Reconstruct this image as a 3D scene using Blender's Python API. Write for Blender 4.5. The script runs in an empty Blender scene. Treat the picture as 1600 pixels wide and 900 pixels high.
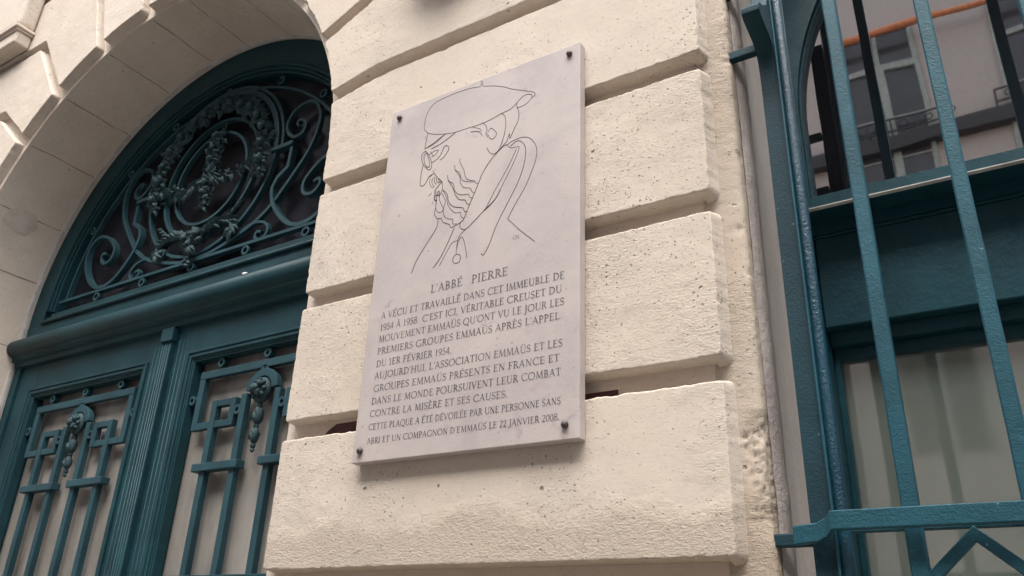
import bpy, bmesh, math, random
from mathutils import Vector, Matrix, noise
random.seed(7)
R = math.radians
scene = bpy.context.scene
COL = scene.collection

# ---------------------------------------------------------------- camera
cam_d = bpy.data.cameras.new("camera")
cam = bpy.data.objects.new("camera", cam_d)
COL.objects.link(cam)
cam_d.sensor_width = 36.0
cam_d.lens = 28.6855
cam_d.clip_start = 0.05
cam_d.clip_end = 500.0
RX = Vector((0.84806155, 0.52867691, 0.03594904))
RY = Vector((-0.19087514, 0.36806486, -0.90999722))
RZ = Vector((-0.4943261, 0.76487188, 0.41305293))
m = Matrix.Identity(4)
for i in range(3):
    m[i][0] = RX[i]; m[i][1] = -RY[i]; m[i][2] = -RZ[i]
m.translation = Vector((1.341608, -1.44256052, 1.59905514))
cam.matrix_world = m
scene.camera = cam

# ---------------------------------------------------------------- sky, sun, exposure
SUN_EL, SUN_AZ = 60.0, 14.0      # azimuth: degrees to the right of straight out from the wall
world = bpy.data.worlds.new("World")
scene.world = world
world.use_nodes = True
wn = world.node_tree; wn.nodes.clear()
sky = wn.nodes.new("ShaderNodeTexSky")
sky.sky_type = 'NISHITA'
sky.sun_disc = False
sky.sun_elevation = R(SUN_EL)
sky.sun_rotation = R(180.0 - SUN_AZ)
sky.dust_density = 4.0
sky.air_density = 1.2
hs = wn.nodes.new("ShaderNodeHueSaturation")
hs.inputs['Saturation'].default_value = 0.35      # cloud veil: much of the blue is gone
bg = wn.nodes.new("ShaderNodeBackground")
bg.inputs['Strength'].default_value = 0.15
wo = wn.nodes.new("ShaderNodeOutputWorld")
wn.links.new(sky.outputs[0], hs.inputs['Color'])
wn.links.new(hs.outputs[0], bg.inputs['Color'])
wn.links.new(bg.outputs[0], wo.inputs['Surface'])

sun_d = bpy.data.lights.new("sun", 'SUN')
sun_d.energy = 0.95
sun_d.angle = R(60.0)
sun_d.color = (1.0, 0.95, 0.88)
sun = bpy.data.objects.new("sun", sun_d)
COL.objects.link(sun)
sd = Vector((math.sin(R(SUN_AZ)) * math.cos(R(SUN_EL)), -math.cos(R(SUN_AZ)) * math.cos(R(SUN_EL)), math.sin(R(SUN_EL))))
sun.rotation_euler = sd.to_track_quat('Z', 'Y').to_euler()
sun.location = (4, -6, 14)

vs = scene.view_settings
vs.view_transform = 'Standard'
vs.look = 'None'
vs.exposure = 2.03
vs.gamma = 1.0
vs.use_curve_mapping = False
scene.render.engine = 'CYCLES'
scene.cycles.max_bounces = 8
scene.cycles.diffuse_bounces = 5
scene.cycles.use_denoising = True
scene.cycles.use_adaptive_sampling = True
scene.cycles.adaptive_threshold = 0.015

# ---------------------------------------------------------------- materials
class NT:
    def __init__(s, name):
        s.m = bpy.data.materials.new(name); s.m.use_nodes = True
        s.t = s.m.node_tree; s.t.nodes.clear()
        s.out = s.n("ShaderNodeOutputMaterial")
        s.p = s.n("ShaderNodeBsdfPrincipled")
        s.l(s.p.outputs[0], s.out.inputs['Surface'])
        tc = s.n("ShaderNodeTexCoord"); s.co = tc.outputs['Object']
        s.bump = None
    def n(s, k): return s.t.nodes.new(k)
    def l(s, a, b): s.t.links.new(a, b)
    def setp(s, **k):
        for a, v in k.items():
            s.p.inputs[a.replace('_', ' ')].default_value = v
    def scaled(s, x, y, z):
        mp = s.n("ShaderNodeMapping"); s.l(s.co, mp.inputs[0]); mp.inputs['Scale'].default_value = (x, y, z)
        return mp.outputs[0]
    def noise(s, sc, det=4, rough=.55, co=None, dist=0):
        a = s.n("ShaderNodeTexNoise"); s.l(co or s.co, a.inputs['Vector'])
        a.inputs['Scale'].default_value = sc; a.inputs['Detail'].default_value = det
        a.inputs['Roughness'].default_value = rough; a.inputs['Distortion'].default_value = dist
        return a.outputs['Fac']
    def ramp(s, src, stops):
        r = s.n("ShaderNodeValToRGB"); s.l(src, r.inputs[0])
        e = r.color_ramp.elements
        while len(e) < len(stops): e.new(.5)
        for el, (pp, c) in zip(e, stops):
            el.position = pp
            el.color = (c, c, c, 1) if isinstance(c, (int, float)) else (*c, 1)
        return r.outputs[0]
    def math(s, op, a, b=None, clamp=False):
        q = s.n("ShaderNodeMath"); q.operation = op; q.use_clamp = clamp
        for i, v in enumerate((a, b)):
            if v is None: continue
            if isinstance(v, (int, float)): q.inputs[i].default_value = v
            else: s.l(v, q.inputs[i])
        return q.outputs[0]
    def mix(s, f, a, b, mode='MIX'):
        q = s.n("ShaderNodeMix"); q.data_type = 'RGBA'; q.blend_type = mode
        for i, v in ((0, f), (6, a), (7, b)):
            if isinstance(v, (int, float)): q.inputs[i].default_value = v
            elif isinstance(v, tuple): q.inputs[i].default_value = (*v, 1)
            else: s.l(v, q.inputs[i])
        return q.outputs[2]
    def color(s, c):
        if isinstance(c, tuple): s.p.inputs['Base Color'].default_value = (*c, 1)
        else: s.l(c, s.p.inputs['Base Color'])
    def addbump(s, h, dist, strength=1.0):
        b = s.n("ShaderNodeBump"); s.l(h, b.inputs['Height'])
        b.inputs['Distance'].default_value = dist; b.inputs['Strength'].default_value = strength
        if s.bump: s.l(s.bump, b.inputs['Normal'])
        s.bump = b.outputs[0]; s.l(s.bump, s.p.inputs['Normal'])
    def pits(s, sc, rmax, density, co=None):
        """small holes of uneven size: 1 inside a hole, 0 outside"""
        nz = s.n("ShaderNodeTexNoise"); nz.inputs['Scale'].default_value = sc * 2.0; nz.inputs['Detail'].default_value = 2
        s.l(co or s.co, nz.inputs['Vector'])
        sub = s.n("ShaderNodeVectorMath"); sub.operation = 'SUBTRACT'; s.l(nz.outputs['Color'], sub.inputs[0]); sub.inputs[1].default_value = (.5, .5, .5)
        scl = s.n("ShaderNodeVectorMath"); scl.operation = 'SCALE'; s.l(sub.outputs[0], scl.inputs[0]); scl.inputs['Scale'].default_value = .45 / sc
        add = s.n("ShaderNodeVectorMath"); s.l(co or s.co, add.inputs[0]); s.l(scl.outputs[0], add.inputs[1])
        v = s.n("ShaderNodeTexVoronoi"); v.voronoi_dimensions = '3D'; v.inputs['Scale'].default_value = sc
        s.l(add.outputs[0], v.inputs['Vector'])
        sep = s.n("ShaderNodeSeparateColor"); s.l(v.outputs['Color'], sep.inputs[0])
        rad = s.math('MULTIPLY', s.math('MAXIMUM', s.math('SUBTRACT', sep.outputs[0], 1.0 - density), 0.0), rmax / density)
        d = s.math('SUBTRACT', rad, v.outputs['Distance'])
        return s.math('MULTIPLY', d, 9.0, True)

def stone(name, base, warm, pit=1.0, rough_amt=1.0):
    s = NT(name)
    s.setp(Roughness=.9); s.p.inputs['Specular IOR Level'].default_value = .25
    big = s.noise(1.6, 5, .6)
    mid = s.noise(9, 6, .65, dist=.4)
    fine = s.noise(70, 5, .7)
    c = s.mix(s.ramp(big, [(.32, 0.0), (.72, 1.0)]), base, warm)
    c = s.mix(s.ramp(mid, [(.30, 0.28), (.55, 0.0)]), c, tuple(x * .74 for x in base))
    c = s.mix(s.ramp(mid, [(.60, 0.0), (.80, .35)]), c, tuple(min(1, x * 1.14) for x in base))
    c = s.mix(s.ramp(fine, [(.30, .28), (.5, 0.0)]), c, tuple(x * .66 for x in base))
    oi = s.n('ShaderNodeObjectInfo')
    c = s.mix(s.math('MULTIPLY', oi.outputs['Random'], .16), c, (base[0] * .62, base[1] * .58, base[2] * .56))
    dens = s.ramp(s.noise(2.3, 3, .5), [(.42, .22), (.60, 1.0)])
    p1 = s.math('MULTIPLY', s.pits(42, .26, .07), 1.0)
    p2 = s.math('MULTIPLY', s.pits(120, .36, .30), dens)
    p3 = s.math('MULTIPLY', s.pits(260, .46, .30), dens)
    pit_all = s.math('MAXIMUM', p1, s.math('MAXIMUM', p2, s.math('MULTIPLY', p3, .7)))
    c = s.mix(s.math('MULTIPLY', pit_all, .64 * pit), c, (base[0] * .22, base[1] * .20, base[2] * .18))
    # the weathered band low on the big block at eye level
    sep = s.n("ShaderNodeSeparateXYZ"); s.l(s.co, sep.inputs[0])
    zz = s.math('ADD', sep.outputs[2], s.math('MULTIPLY', s.noise(5, 4, .6), .16))
    band = s.math('MULTIPLY', s.ramp(s.math('MULTIPLY', zz, .4), [(.770, 1.0), (.788, 0.0)]), pit * .55, True)
    c = s.mix(band, c, (base[0] * .70, base[1] * .66, base[2] * .60))
    s.color(c)
    # worn patches that are rougher than the rest, then the pits
    worn = s.math('MAXIMUM', s.ramp(s.noise(2.4, 4, .6), [(.46, 0.18), (.60, 1.0)]), s.math('MULTIPLY', band, 2.2))
    grit = s.noise(95, 5, .72, s.scaled(1, 1, 2.4))
    grit2 = s.noise(60, 4, .6)
    s.addbump(s.math('MULTIPLY', s.math('ADD', grit, s.math('MULTIPLY', grit2, .9)), worn), .0030 * rough_amt)
    s.addbump(s.noise(11, 3, .45), .0022 * rough_amt)
    s.addbump(s.math('MULTIPLY', pit_all, -1.0), .004 * pit)
    return s.m

M = {}
M['stone'] = stone("limestone", (.575, .508, .440), (.555, .475, .388))
M['soffit'] = stone("arch limestone", (.66, .58, .50), (.55, .465, .385), .6, .7)
M['margin'] = stone("worn limestone render", (.47, .405, .335), (.42, .35, .28), .9, 1.1)

def reveal_mat():
    s = NT("pale plaster"); s.setp(Roughness=.85)
    a = s.noise(6, 5, .65, s.scaled(1, 1, .25))
    c = s.mix(s.ramp(a, [(.35, 0.0), (.65, 1.0)]), (.48, .43, .40), (.58, .53, .49))
    c = s.mix(s.math('MULTIPLY', s.pits(60, .25, .15, s.scaled(1, 1, .35)), .8), c, (.20, .16, .14))
    s.color(c); s.addbump(s.noise(60, 4, .6), .002)
    return s.m
M['plaster'] = reveal_mat()

def dirt_mat():
    s = NT("grimy groove plaster"); s.setp(Roughness=.9)
    a = s.noise(9, 6, .7, s.scaled(1, 1, .4))
    s.color(s.mix(s.ramp(a, [(.35, 0.0), (.65, 1.0)]), (.27, .235, .225), (.45, .41, .385)))
    s.addbump(s.noise(70, 5, .7), .004)
    return s.m
M['groove'] = dirt_mat()

def plaque_mat():
    s = NT("plaque stone"); s.setp(Roughness=.55)
    a = s.noise(4.5, 6, .6, dist=.6)
    c = s.mix(s.ramp(a, [(.36, 0.0), (.64, 1.0)]), (.350, .308, .296), (.430, .376, .354))
    blot = s.ramp(s.noise(17, 3, .6, dist=.8), [(.60, 0.0), (.70, 1.0)])
    gate = s.ramp(s.noise(5, 2, .5), [(.45, 0.0), (.62, 1.0)])
    c = s.mix(s.math('MULTIPLY', s.math('MULTIPLY', blot, gate), .75), c, (.30, .25, .26))
    c = s.mix(s.ramp(s.noise(3.2, 4, .6), [(.55, 0.0), (.78, .5)]), c, (.50, .435, .385))
    c = s.mix(s.math('MULTIPLY', s.pits(46, .24, .10), .6), c, (.17, .14, .14))
    c = s.mix(s.math('MULTIPLY', s.pits(120, .35, .06), .5), c, (.18, .15, .15))
    c = s.mix(s.ramp(s.noise(90, 4, .7), [(.35, .25), (.52, 0.0)]), c, (.42, .36, .36))
    # grime that has run down from the four bolts
    for bx, bz in ((.030, 2.960), (.571, 2.962), (.568, 2.021), (.023, 2.018)):
        mp = s.n("ShaderNodeMapping"); s.l(s.co, mp.inputs[0]); mp.inputs['Location'].default_value = (-bx * 55, 0, -bz * 26); mp.inputs['Scale'].default_value = (55, 0, 26)
        ln = s.n("ShaderNodeVectorMath"); ln.operation = 'LENGTH'; s.l(mp.outputs[0], ln.inputs[0])
        d = s.math('ADD', ln.outputs['Value'], s.math('MULTIPLY', s.noise(55, 4, .7), .9))
        c = s.mix(s.ramp(s.math('MULTIPLY', d, .5), [(.35, .42), (.62, 0.0)]), c, (.22, .185, .17))
    s.color(c); s.addbump(s.noise(180, 3, .6), .0004)
    return s.m
M['plaque'] = plaque_mat()

def paint(name, base, rough, lump=.0016, lump_scale=90, chip=.0, coat=0.0, fleck=.5, spec=.22):
    s = NT(name)
    v = s.noise(5, 5, .6); f = s.noise(60, 4, .7)
    c = s.mix(s.ramp(v, [(.35, 0.0), (.68, 1.0)]), tuple(x * .78 for x in base), tuple(x * 1.22 for x in base))
    c = s.mix(s.ramp(f, [(.58, 0.0), (.76, .38)]), c, tuple(min(1, x * 1.7 + .012) for x in base))
    if fleck: c = s.mix(s.math('MULTIPLY', s.pits(75, .22, .12), fleck), c, (.30, .36, .36))
    s.color(c)
    s.l(s.math('ADD', s.math('MULTIPLY', f, .24), rough - .12), s.p.inputs['Roughness'])
    s.p.inputs['Specular IOR Level'].default_value = spec
    s.p.inputs['Coat Weight'].default_value = coat; s.p.inputs['Coat Roughness'].default_value = .15
    if lump: s.addbump(s.noise(lump_scale, 3, .6), lump)
    s.addbump(s.noise(300, 2, .5), .0004)
    return s.m
M['door'] = paint("teal door paint", (.0095, .040, .050), .50, .00015, 30, fleck=0)
M['iron'] = paint("teal iron paint", (.019, .055, .069), .55, .0005, 120, fleck=0)
M['relief'] = paint("dusty teal cast iron", (.026, .055, .064), .6, .0014, 150, fleck=0)
M['bar'] = paint("thick teal bar paint", (.013, .066, .090), .50, .0009, 150, fleck=.5)
M['post'] = paint("darker teal post paint", (.0078, .033, .045), .65, .0008, 150, fleck=.3)  # toned darker and rougher than the bars to set the flat post apart
M['bead'] = paint("glossy crazed teal paint", (.006, .040, .064), .32, .0018, 150, coat=.15, spec=.35, fleck=0)
M['sash'] = paint("teal window paint", (.0085, .046, .062), .40, .0010, 60, fleck=.12)

def plain(name, c, rough=.6, metal=0.0, bump=.0006, bs=120, var=.25):
    s = NT(name); s.setp(Roughness=rough, Metallic=metal)
    a = s.noise(20, 5, .6)
    s.color(s.mix(s.ramp(a, [(.3, 0.0), (.7, 1.0)]), tuple(x * (1 - var) for x in c), tuple(min(1, x * (1 + var)) for x in c)))
    if bump: s.addbump(s.noise(bs, 4, .6), bump)
    return s.m
M['ink'] = plain("engraved grey letters", (.085, .075, .085), .8, bump=0, var=.55)
M['line'] = plain("engraved dark line", (.035, .032, .038), .8, bump=0, var=.3)
M['screw'] = plain("dull screw head", (.075, .062, .060), .5, .4)
M['caulk'] = plain("pale mortar", (.46, .45, .44), .9)
M['joint'] = plain("dark mortar joint", (.17, .13, .10), .95, var=.6)
M['red'] = plain("dark red paint remains", (.060, .018, .020), .7, var=.6)
M['patch'] = plain("mortar repair", (.53, .465, .40), .9, var=.14)
M['white'] = plain("white speck", (.8, .8, .8), .7)
M['opp'] = plain("pale pinkish plaster", (.45, .40, .375), .85, var=.06)
M['oppstone'] = plain("grey stone trim", (.40, .36, .33), .85, var=.1)
M['oppframe'] = plain("grey green window paint", (.30, .33, .30), .5)
M['black'] = plain("black wrought iron", (.012, .012, .013), .45)
M['orange'] = plain("orange pipe", (.62, .20, .07), .5)
M['asphalt'] = plain("asphalt", (.06, .06, .062), .9, var=.3)
M['paving'] = plain("paving stone", (.24, .225, .205), .9, var=.2)

def glass(name, c, rough, ior, var=.25, vs=3, coat=0, stretch=(1, 1, 1), spec=.5):
    s = NT(name); s.setp(Roughness=rough, IOR=ior)
    s.p.inputs['Specular IOR Level'].default_value = spec
    a = s.noise(vs, 4, .55, s.scaled(*stretch))
    s.color(s.mix(s.ramp(a, [(.3, 0.0), (.7, 1.0)]), tuple(x * (1 - var) for x in c), tuple(x * (1 + var) for x in c)))
    s.addbump(s.noise(2.5, 2, .4), .0012)
    return s.m
M['glass_up'] = glass("dark reflecting glass", (.010, .009, .011), .02, 4.6)
M['glass_low'] = glass("milky window glass", (.125, .145, .128), .05, 2.5, .14, 5, stretch=(1, 1, .3))  # milky, upright-banded base colour stands in for reflections and a curtain behind
M['glass_door'] = glass("frosted door glass", (.215, .203, .185), .20, 1.5, .42, 2.6, stretch=(2.2, 1, .8))
M['glass_fan'] = glass("dusty fanlight glass", (.018, .019, .025), .22, 1.35, .6, 2.2, spec=.12)
M['glass_opp'] = glass("far window glass", (.05, .05, .055), .1, 1.5)

# ---------------------------------------------------------------- helpers
def link(name, me, mat, parent=None):
    o = bpy.data.objects.new(name, me); COL.objects.link(o)
    if mat is not None:
        for mm in (mat if isinstance(mat, (list, tuple)) else [mat]): me.materials.append(mm)
    if parent is not None: o.parent = parent; o.matrix_parent_inverse = Matrix.Translation(-parent.location) if False else Matrix.Identity(4)
    return o

def thing(name, label, cat, group=None):
    o = bpy.data.objects.new(name, None); COL.objects.link(o)
    o.empty_display_size = .1
    o['label'] = label; o['category'] = cat
    if group: o['group'] = group
    return o

class MB:
    def __init__(s): s.v = []; s.f = []; s.sm = []
    def quad_box(s, c8):
        b = len(s.v); s.v += c8
        for q in ((0, 3, 2, 1), (4, 5, 6, 7), (0, 1, 5, 4), (1, 2, 6, 5), (2, 3, 7, 6), (3, 0, 4, 7)):
            s.f.append(tuple(b + i for i in q)); s.sm.append(False)
    def box(s, x0, x1, y0, y1, z0, z1):
        s.quad_box([(x0, y0, z0), (x1, y0, z0), (x1, y1, z0), (x0, y1, z0), (x0, y0, z1), (x1, y0, z1), (x1, y1, z1), (x0, y1, z1)])
    def face(s, pts, smooth=False):
        b = len(s.v); s.v += pts; s.f.append(tuple(range(b, b + len(pts)))); s.sm.append(smooth)
    def strip(s, path, y0, y1, w, closed=False, taper=None):
        """flat bar bent along a path in the x-z plane; w wide across the path, from y0 (front) to y1"""
        n = len(path); b = len(s.v)
        for i in range(n):
            p = path[i]
            a = path[(i - 1) % n] if (closed or i > 0) else p
            c = path[(i + 1) % n] if (closed or i < n - 1) else p
            d1 = (p[0] - a[0], p[1] - a[1]); d2 = (c[0] - p[0], c[1] - p[1])
            def nrm(d):
                l = math.hypot(*d); return (d[0] / l, d[1] / l) if l > 1e-9 else None
            d1 = nrm(d1); d2 = nrm(d2)
            if d1 is None: d1 = d2
            if d2 is None: d2 = d1
            t = (d1[0] + d2[0], d1[1] + d2[1]); l = math.hypot(*t)
            if l < 1e-6: t = d1; l = 1
            t = (t[0] / l, t[1] / l)
            k = max(.45, t[0] * d1[0] + t[1] * d1[1])
            hw = w / 2 / k * (taper(i / (n - 1)) if taper else 1)
            nx, nz = -t[1] * hw, t[0] * hw
            s.v += [(p[0] + nx, y0, p[1] + nz), (p[0] - nx, y0, p[1] - nz), (p[0] - nx, y1, p[1] - nz), (p[0] + nx, y1, p[1] + nz)]
        for i in range(n if closed else n - 1):
            j = (i + 1) % n
            for q in range(4):
                r = (q + 1) % 4
                s.f.append((b + i * 4 + q, b + j * 4 + q, b + j * 4 + r, b + i * 4 + r)); s.sm.append(False)
        if not closed:
            s.f.append((b, b + 1, b + 2, b + 3)); s.sm.append(False)
            e = b + (n - 1) * 4; s.f.append((e + 3, e + 2, e + 1, e)); s.sm.append(False)
    def tube(s, path, rad, n=8, closed=False, smooth=True):
        b = len(s.v); m_ = len(path); P = [Vector(p) for p in path]
        for i in range(m_):
            a = P[(i - 1) % m_] if (closed or i > 0) else P[i]
            c = P[(i + 1) % m_] if (closed or i < m_ - 1) else P[i]
            t = (c - a).normalized()
            u = t.cross(Vector((0, 1, 0)))
            if u.length < .1: u = t.cross(Vector((1, 0, 0)))
            u.normalize(); w = t.cross(u)
            r = rad(i / max(1, m_ - 1)) if callable(rad) else rad
            for k in range(n):
                an = 2 * math.pi * k / n
                s.v.append(tuple(P[i] + (u * math.cos(an) + w * math.sin(an)) * r))
        for i in range(m_ if closed else m_ - 1):
            j = (i + 1) % m_
            for k in range(n):
                s.f.append((b + i * n + k, b + i * n + (k + 1) % n, b + j * n + (k + 1) % n, b + j * n + k)); s.sm.append(smooth)
        if not closed:
            s.f.append(tuple(b + k for k in range(n))); s.sm.append(False)
            s.f.append(tuple(b + (m_ - 1) * n + n - 1 - k for k in range(n))); s.sm.append(False)
    def blob(s, c, r, seg=8, rings=6, lump=0.0, sq=(1, 1, 1)):
        b = len(s.v); c = Vector(c)
        for i in range(rings + 1):
            th = math.pi * i / rings
            for k in range(seg):
                ph = 2 * math.pi * k / seg
                d = Vector((math.sin(th) * math.cos(ph) * sq[0], math.sin(th) * math.sin(ph) * sq[1], math.cos(th) * sq[2]))
                q = 1 + lump * (noise.noise((c + d * r) * (2.4 / r) + Vector((3.1, 7.7, 1.3))))
                s.v.append(tuple(c + d * r * q))
        for i in range(rings):
            for k in range(seg):
                s.f.append((b + i * seg + k, b + (i + 1) * seg + k, b + (i + 1) * seg + (k + 1) % seg, b + i * seg + (k + 1) % seg)); s.sm.append(True)
    def leaf(s, c, ang, ln, wd, lift=.006, y=0.0):
        """small cast leaf with a raised, curled midrib"""
        c = Vector(c); d = Vector((math.cos(ang), 0, math.sin(ang))); n_ = Vector((-d.z, 0, d.x)); up = Vector((0, -1, 0))
        b = len(s.v)
        prof = [(0, .15, 0), (.25, .8, .7), (.5, 1, 1), (.78, .6, .9), (1, .03, .2)]
        for t, w, h in prof:
            p = c + d * (ln * t)
            s.v += [tuple(p + n_ * (wd * w * .5) + up * (lift * h * .35)), tuple(p + up * (lift * h * 1.4)), tuple(p - n_ * (wd * w * .5) + up * (lift * h * .35))]
        for i in range(4):
            for q in range(2):
                s.f.append((b + i * 3 + q, b + i * 3 + q + 1, b + i * 3 + q + 4, b + i * 3 + q + 3)); s.sm.append(False)
    def poly_prism(s, poly, y0, y1):
        n = len(poly); b = len(s.v)
        s.v += [(p[0], y0, p[1]) for p in poly] + [(p[0], y1, p[1]) for p in poly]
        s.f.append(tuple(b + i for i in range(n))); s.sm.append(False)
        s.f.append(tuple(b + 2 * n - 1 - i for i in range(n))); s.sm.append(False)
        for i in range(n):
            j = (i + 1) % n
            s.f.append((b + i, b + n + i, b + n + j, b + j)); s.sm.append(False)
    def build(s, name, mat, parent=None, bevel=0.0, seg=2, tri=False, origin=None):
        me = bpy.data.meshes.new(name)
        me.from_pydata(s.v, [], s.f); me.polygons.foreach_set('use_smooth', s.sm)
        bm = bmesh.new(); bm.from_mesh(me)
        if tri: bmesh.ops.triangulate(bm, faces=[f for f in bm.faces if len(f.verts) > 4], quad_method='BEAUTY', ngon_method='EAR_CLIP')
        bmesh.ops.recalc_face_normals(bm, faces=bm.faces[:])
        bm.to_mesh(me); bm.free(); me.update()
        o = link(name, me, mat, parent)
        if bevel:
            md = o.modifiers.new("bevel", 'BEVEL'); md.width = bevel; md.segments = seg
            md.limit_method = 'ANGLE'; md.angle_limit = R(40); md.harden_normals = False
        return o

def crom(pts, k=8):
    """smooth curve through the points"""
    out = []; n = len(pts)
    for i in range(n - 1):
        p0 = pts[max(0, i - 1)]; p1 = pts[i]; p2 = pts[i + 1]; p3 = pts[min(n - 1, i + 2)]
        for j in range(k):
            t = j / k
            out.append(tuple(.5 * ((2 * p1[a]) + (-p0[a] + p2[a]) * t + (2 * p0[a] - 5 * p1[a] + 4 * p2[a] - p3[a]) * t * t + (-p0[a] + 3 * p1[a] - 3 * p2[a] + p3[a]) * t ** 3) for a in (0, 1)))
    out.append(tuple(pts[-1])); return out
def arc(cx, cz, r, a0, a1, n=48):
    return [(cx + r * math.cos(R(a0 + (a1 - a0) * i / n)), cz + r * math.sin(R(a0 + (a1 - a0) * i / n))) for i in range(n + 1)]

CX, CZ = -1.457, 2.98          # centre of the door arch
RA = 1.151                     # radius of the arch
YB = 0.040                     # face of the wall behind the raised blocks
YD = 0.378                     # plane where the door frame meets the stone

PORTRAIT = [[(1223,9028),(1228,9298),(1313,9580),(1535,9790),(1928,9847),(2358,9857),(2744,9825),(3013,9768),(3049,9916),(3095,9898),(3111,9752),(3467,9614),(3766,9468),(4061,9280),(4489,9056),(4699,8939),(4730,8841),(4636,8782),(4502,8674),(4366,8637),(4213,8636)],[(4636,8782),(4618,8905),(4424,8950),(4220,8815),(4016,8672),(3770,8637),(3416,8560),(3091,8528),(2683,8545),(2344,8551),(2034,8597),(1634,8719),(1368,8855),(1223,9028)],[(4220,8815),(4189,8717)],[(1370,8840),(1333,8571),(1315,8351)],[(1315,8351),(1583,8435),(1807,8540),(1994,8611)],[(1535,8279),(1901,8359),(2307,8534)],[(2805,8392),(3030,8330),(3107,8274),(3187,8145)],[(2871,8509),(3084,8398),(3150,8274)],[(3162,8562),(3279,8425),(3325,8264),(3294,8167),(3359,8037)],[(3364,8200),(3431,8285),(3528,8216),(3628,8067),(3557,7948),(3449,7963),(3394,8061),(3330,8169)],[(3734,8650),(3854,8513),(3894,8246),(3855,7904),(3769,7652),(3686,7504),(3569,7465),(3452,7545),(3404,7631),(3342,7722)],[(4188,8732),(4275,8469),(4257,8226),(4180,8075),(4117,7942),(4040,7785),(4014,7921),(3953,7730),(3853,7638),(3753,7552)],[(1353,8276),(1254,8208),(1245,8037),(1315,7867),(1435,7707),(1537,7627),(1604,7679),(1589,7830),(1506,8053),(1412,8207),(1353,8276)],[(1375,8209),(1316,8113),(1353,7904),(1459,7734),(1535,7749),(1489,7960),(1417,8155),(1375,8209)],[(1307,8366),(1628,8410),(1972,8618)],[(1490,8107),(1650,8179),(1806,8162)],[(1572,8007),(1688,8043),(1783,8135)],[(1518,8197),(1639,8020)],[(1605,7825),(1804,7908),(1917,8067),(1981,8218),(2084,8199),(2134,8094),(2068,7969),(1961,7858),(1862,7831)],[(1307,7845),(1270,7539),(1274,7248),(1359,7185),(1456,7242),(1521,7366),(1592,7432),(1692,7459)],[(1657,7556),(1776,7376),(2000,7128)],[(1468,7277),(1545,7383),(1644,7425)],[(1600,7343),(1588,7203),(1681,7033),(1756,7049)],[(1669,7322),(1667,7179),(1756,7049)],[(1727,7352),(1742,7195),(1827,7094)],[(1782,7312),(1836,7167),(1926,7122)],[(1863,7254),(1922,7160),(2001,7118)],[(2001,7118),(1884,7021),(1794,6906),(1793,6649),(1873,6604),(1842,6775),(1895,6736),(1953,6813),(1908,6873),(1889,6808)],[(1576,6804),(1682,6868)],[(2513,7658),(2549,7504),(2662,7303),(2708,7149),(2768,6992),(2884,6901),(3031,6843),(3084,6759),(3157,6724)],[(2377,7496),(2398,7362),(2546,7222),(2609,7039),(2715,6924),(2888,6854),(3034,6811)],[(2400,7337),(2554,7126),(2593,6928),(2704,6743),(2901,6667),(2981,6539),(3070,6482)],[(2162,7268),(2212,7088),(2372,6947),(2422,6747),(2546,6597),(2744,6517),(2865,6505),(2919,6399),(3017,6349)],[(2202,7091),(2371,6831),(2447,6625),(2608,6419),(2780,6357),(2836,6243),(2935,6179)],[(2031,6884),(2196,6697),(2266,6447),(2427,6266),(2625,6189),(2749,6132),(2780,6035),(2877,5999)],[(2061,6829),(2179,6610),(2249,6361),(2440,6105),(2589,6042),(2660,6045),(2695,5902),(2785,5834)],[(2012,7101),(2031,6884),(1950,6675),(2018,6471),(2106,6309),(2066,6206),(1940,6241),(1853,6379)],[(2016,6772),(2151,6525),(2127,6349),(2117,6193),(2179,6040),(2334,5932),(2432,5905),(2458,5765),(2565,5737)],[(1799,6952),(1830,6779),(1802,6647),(1872,6600),(1853,6379),(1845,6198),(1958,6045),(2058,6028),(2143,5893),(2347,5772),(2389,5673),(2521,5691),(2683,5741),(2774,5792)],[(1883,6857),(1882,6764),(1946,6723),(1945,6839)],[(3937,7624),(3821,7578),(3687,7483),(3453,7266),(3259,6981),(3137,6675),(2984,6313),(2833,5954),(2773,5804),(2685,5748)],[(2683,5741),(2678,5620),(2770,5530),(2887,5522),(3131,5698),(3394,5911),(3678,6117),(3824,6362)],[(3937,7624),(4032,7516),(4137,7461),(4308,7439),(4292,7307),(4157,6976),(3907,6515),(3690,6114),(3395,5887)],[(4242,7392),(4023,6950),(3706,6440),(3382,5871)],[(3959,7603),(4128,7672),(4400,7684),(4639,7569),(4813,7272),(4822,6967),(4702,6606),(4519,6203),(4271,5820),(4075,5477)],[(4075,5477),(4430,5083),(4841,4685)],[(4065,7540),(4266,7625),(4440,7498),(4517,7234),(4465,6812),(4314,6394),(4037,5886),(3762,5381),(3587,4920),(3434,4675),(3364,4723)],[(1975,6016),(1944,5788),(1750,5502),(1522,5193),(1363,4934),(1266,4662)],[(2502,5630),(2351,5287),(2136,4885),(1941,4659)],[(2627,5254),(2464,5216),(2317,4993),(2131,4672)],[(2843,5490),(2687,5377),(2631,5197),(2617,4900)],[(2621,5027),(2686,5269),(2753,5318),(2832,5190),(2908,4915),(2956,4693)],[(2633,4875),(2719,4846),(2763,4747),(2721,4643),(2614,4638),(2534,4707),(2552,4830),(2633,4875)]]

# ---------------------------------------------------------------- street (behind the camera)
def struct(o): o['kind'] = 'structure'; return o
g = MB(); g.box(-120, 120, -120, -2.2, -.62, -.12); struct(g.build('street', M['asphalt']))
g = MB(); g.box(-120, 120, -2.196, .9, -.5, 0.0); g2 = g; struct(g2.build('pavement', M['paving'], bevel=.01))

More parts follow.
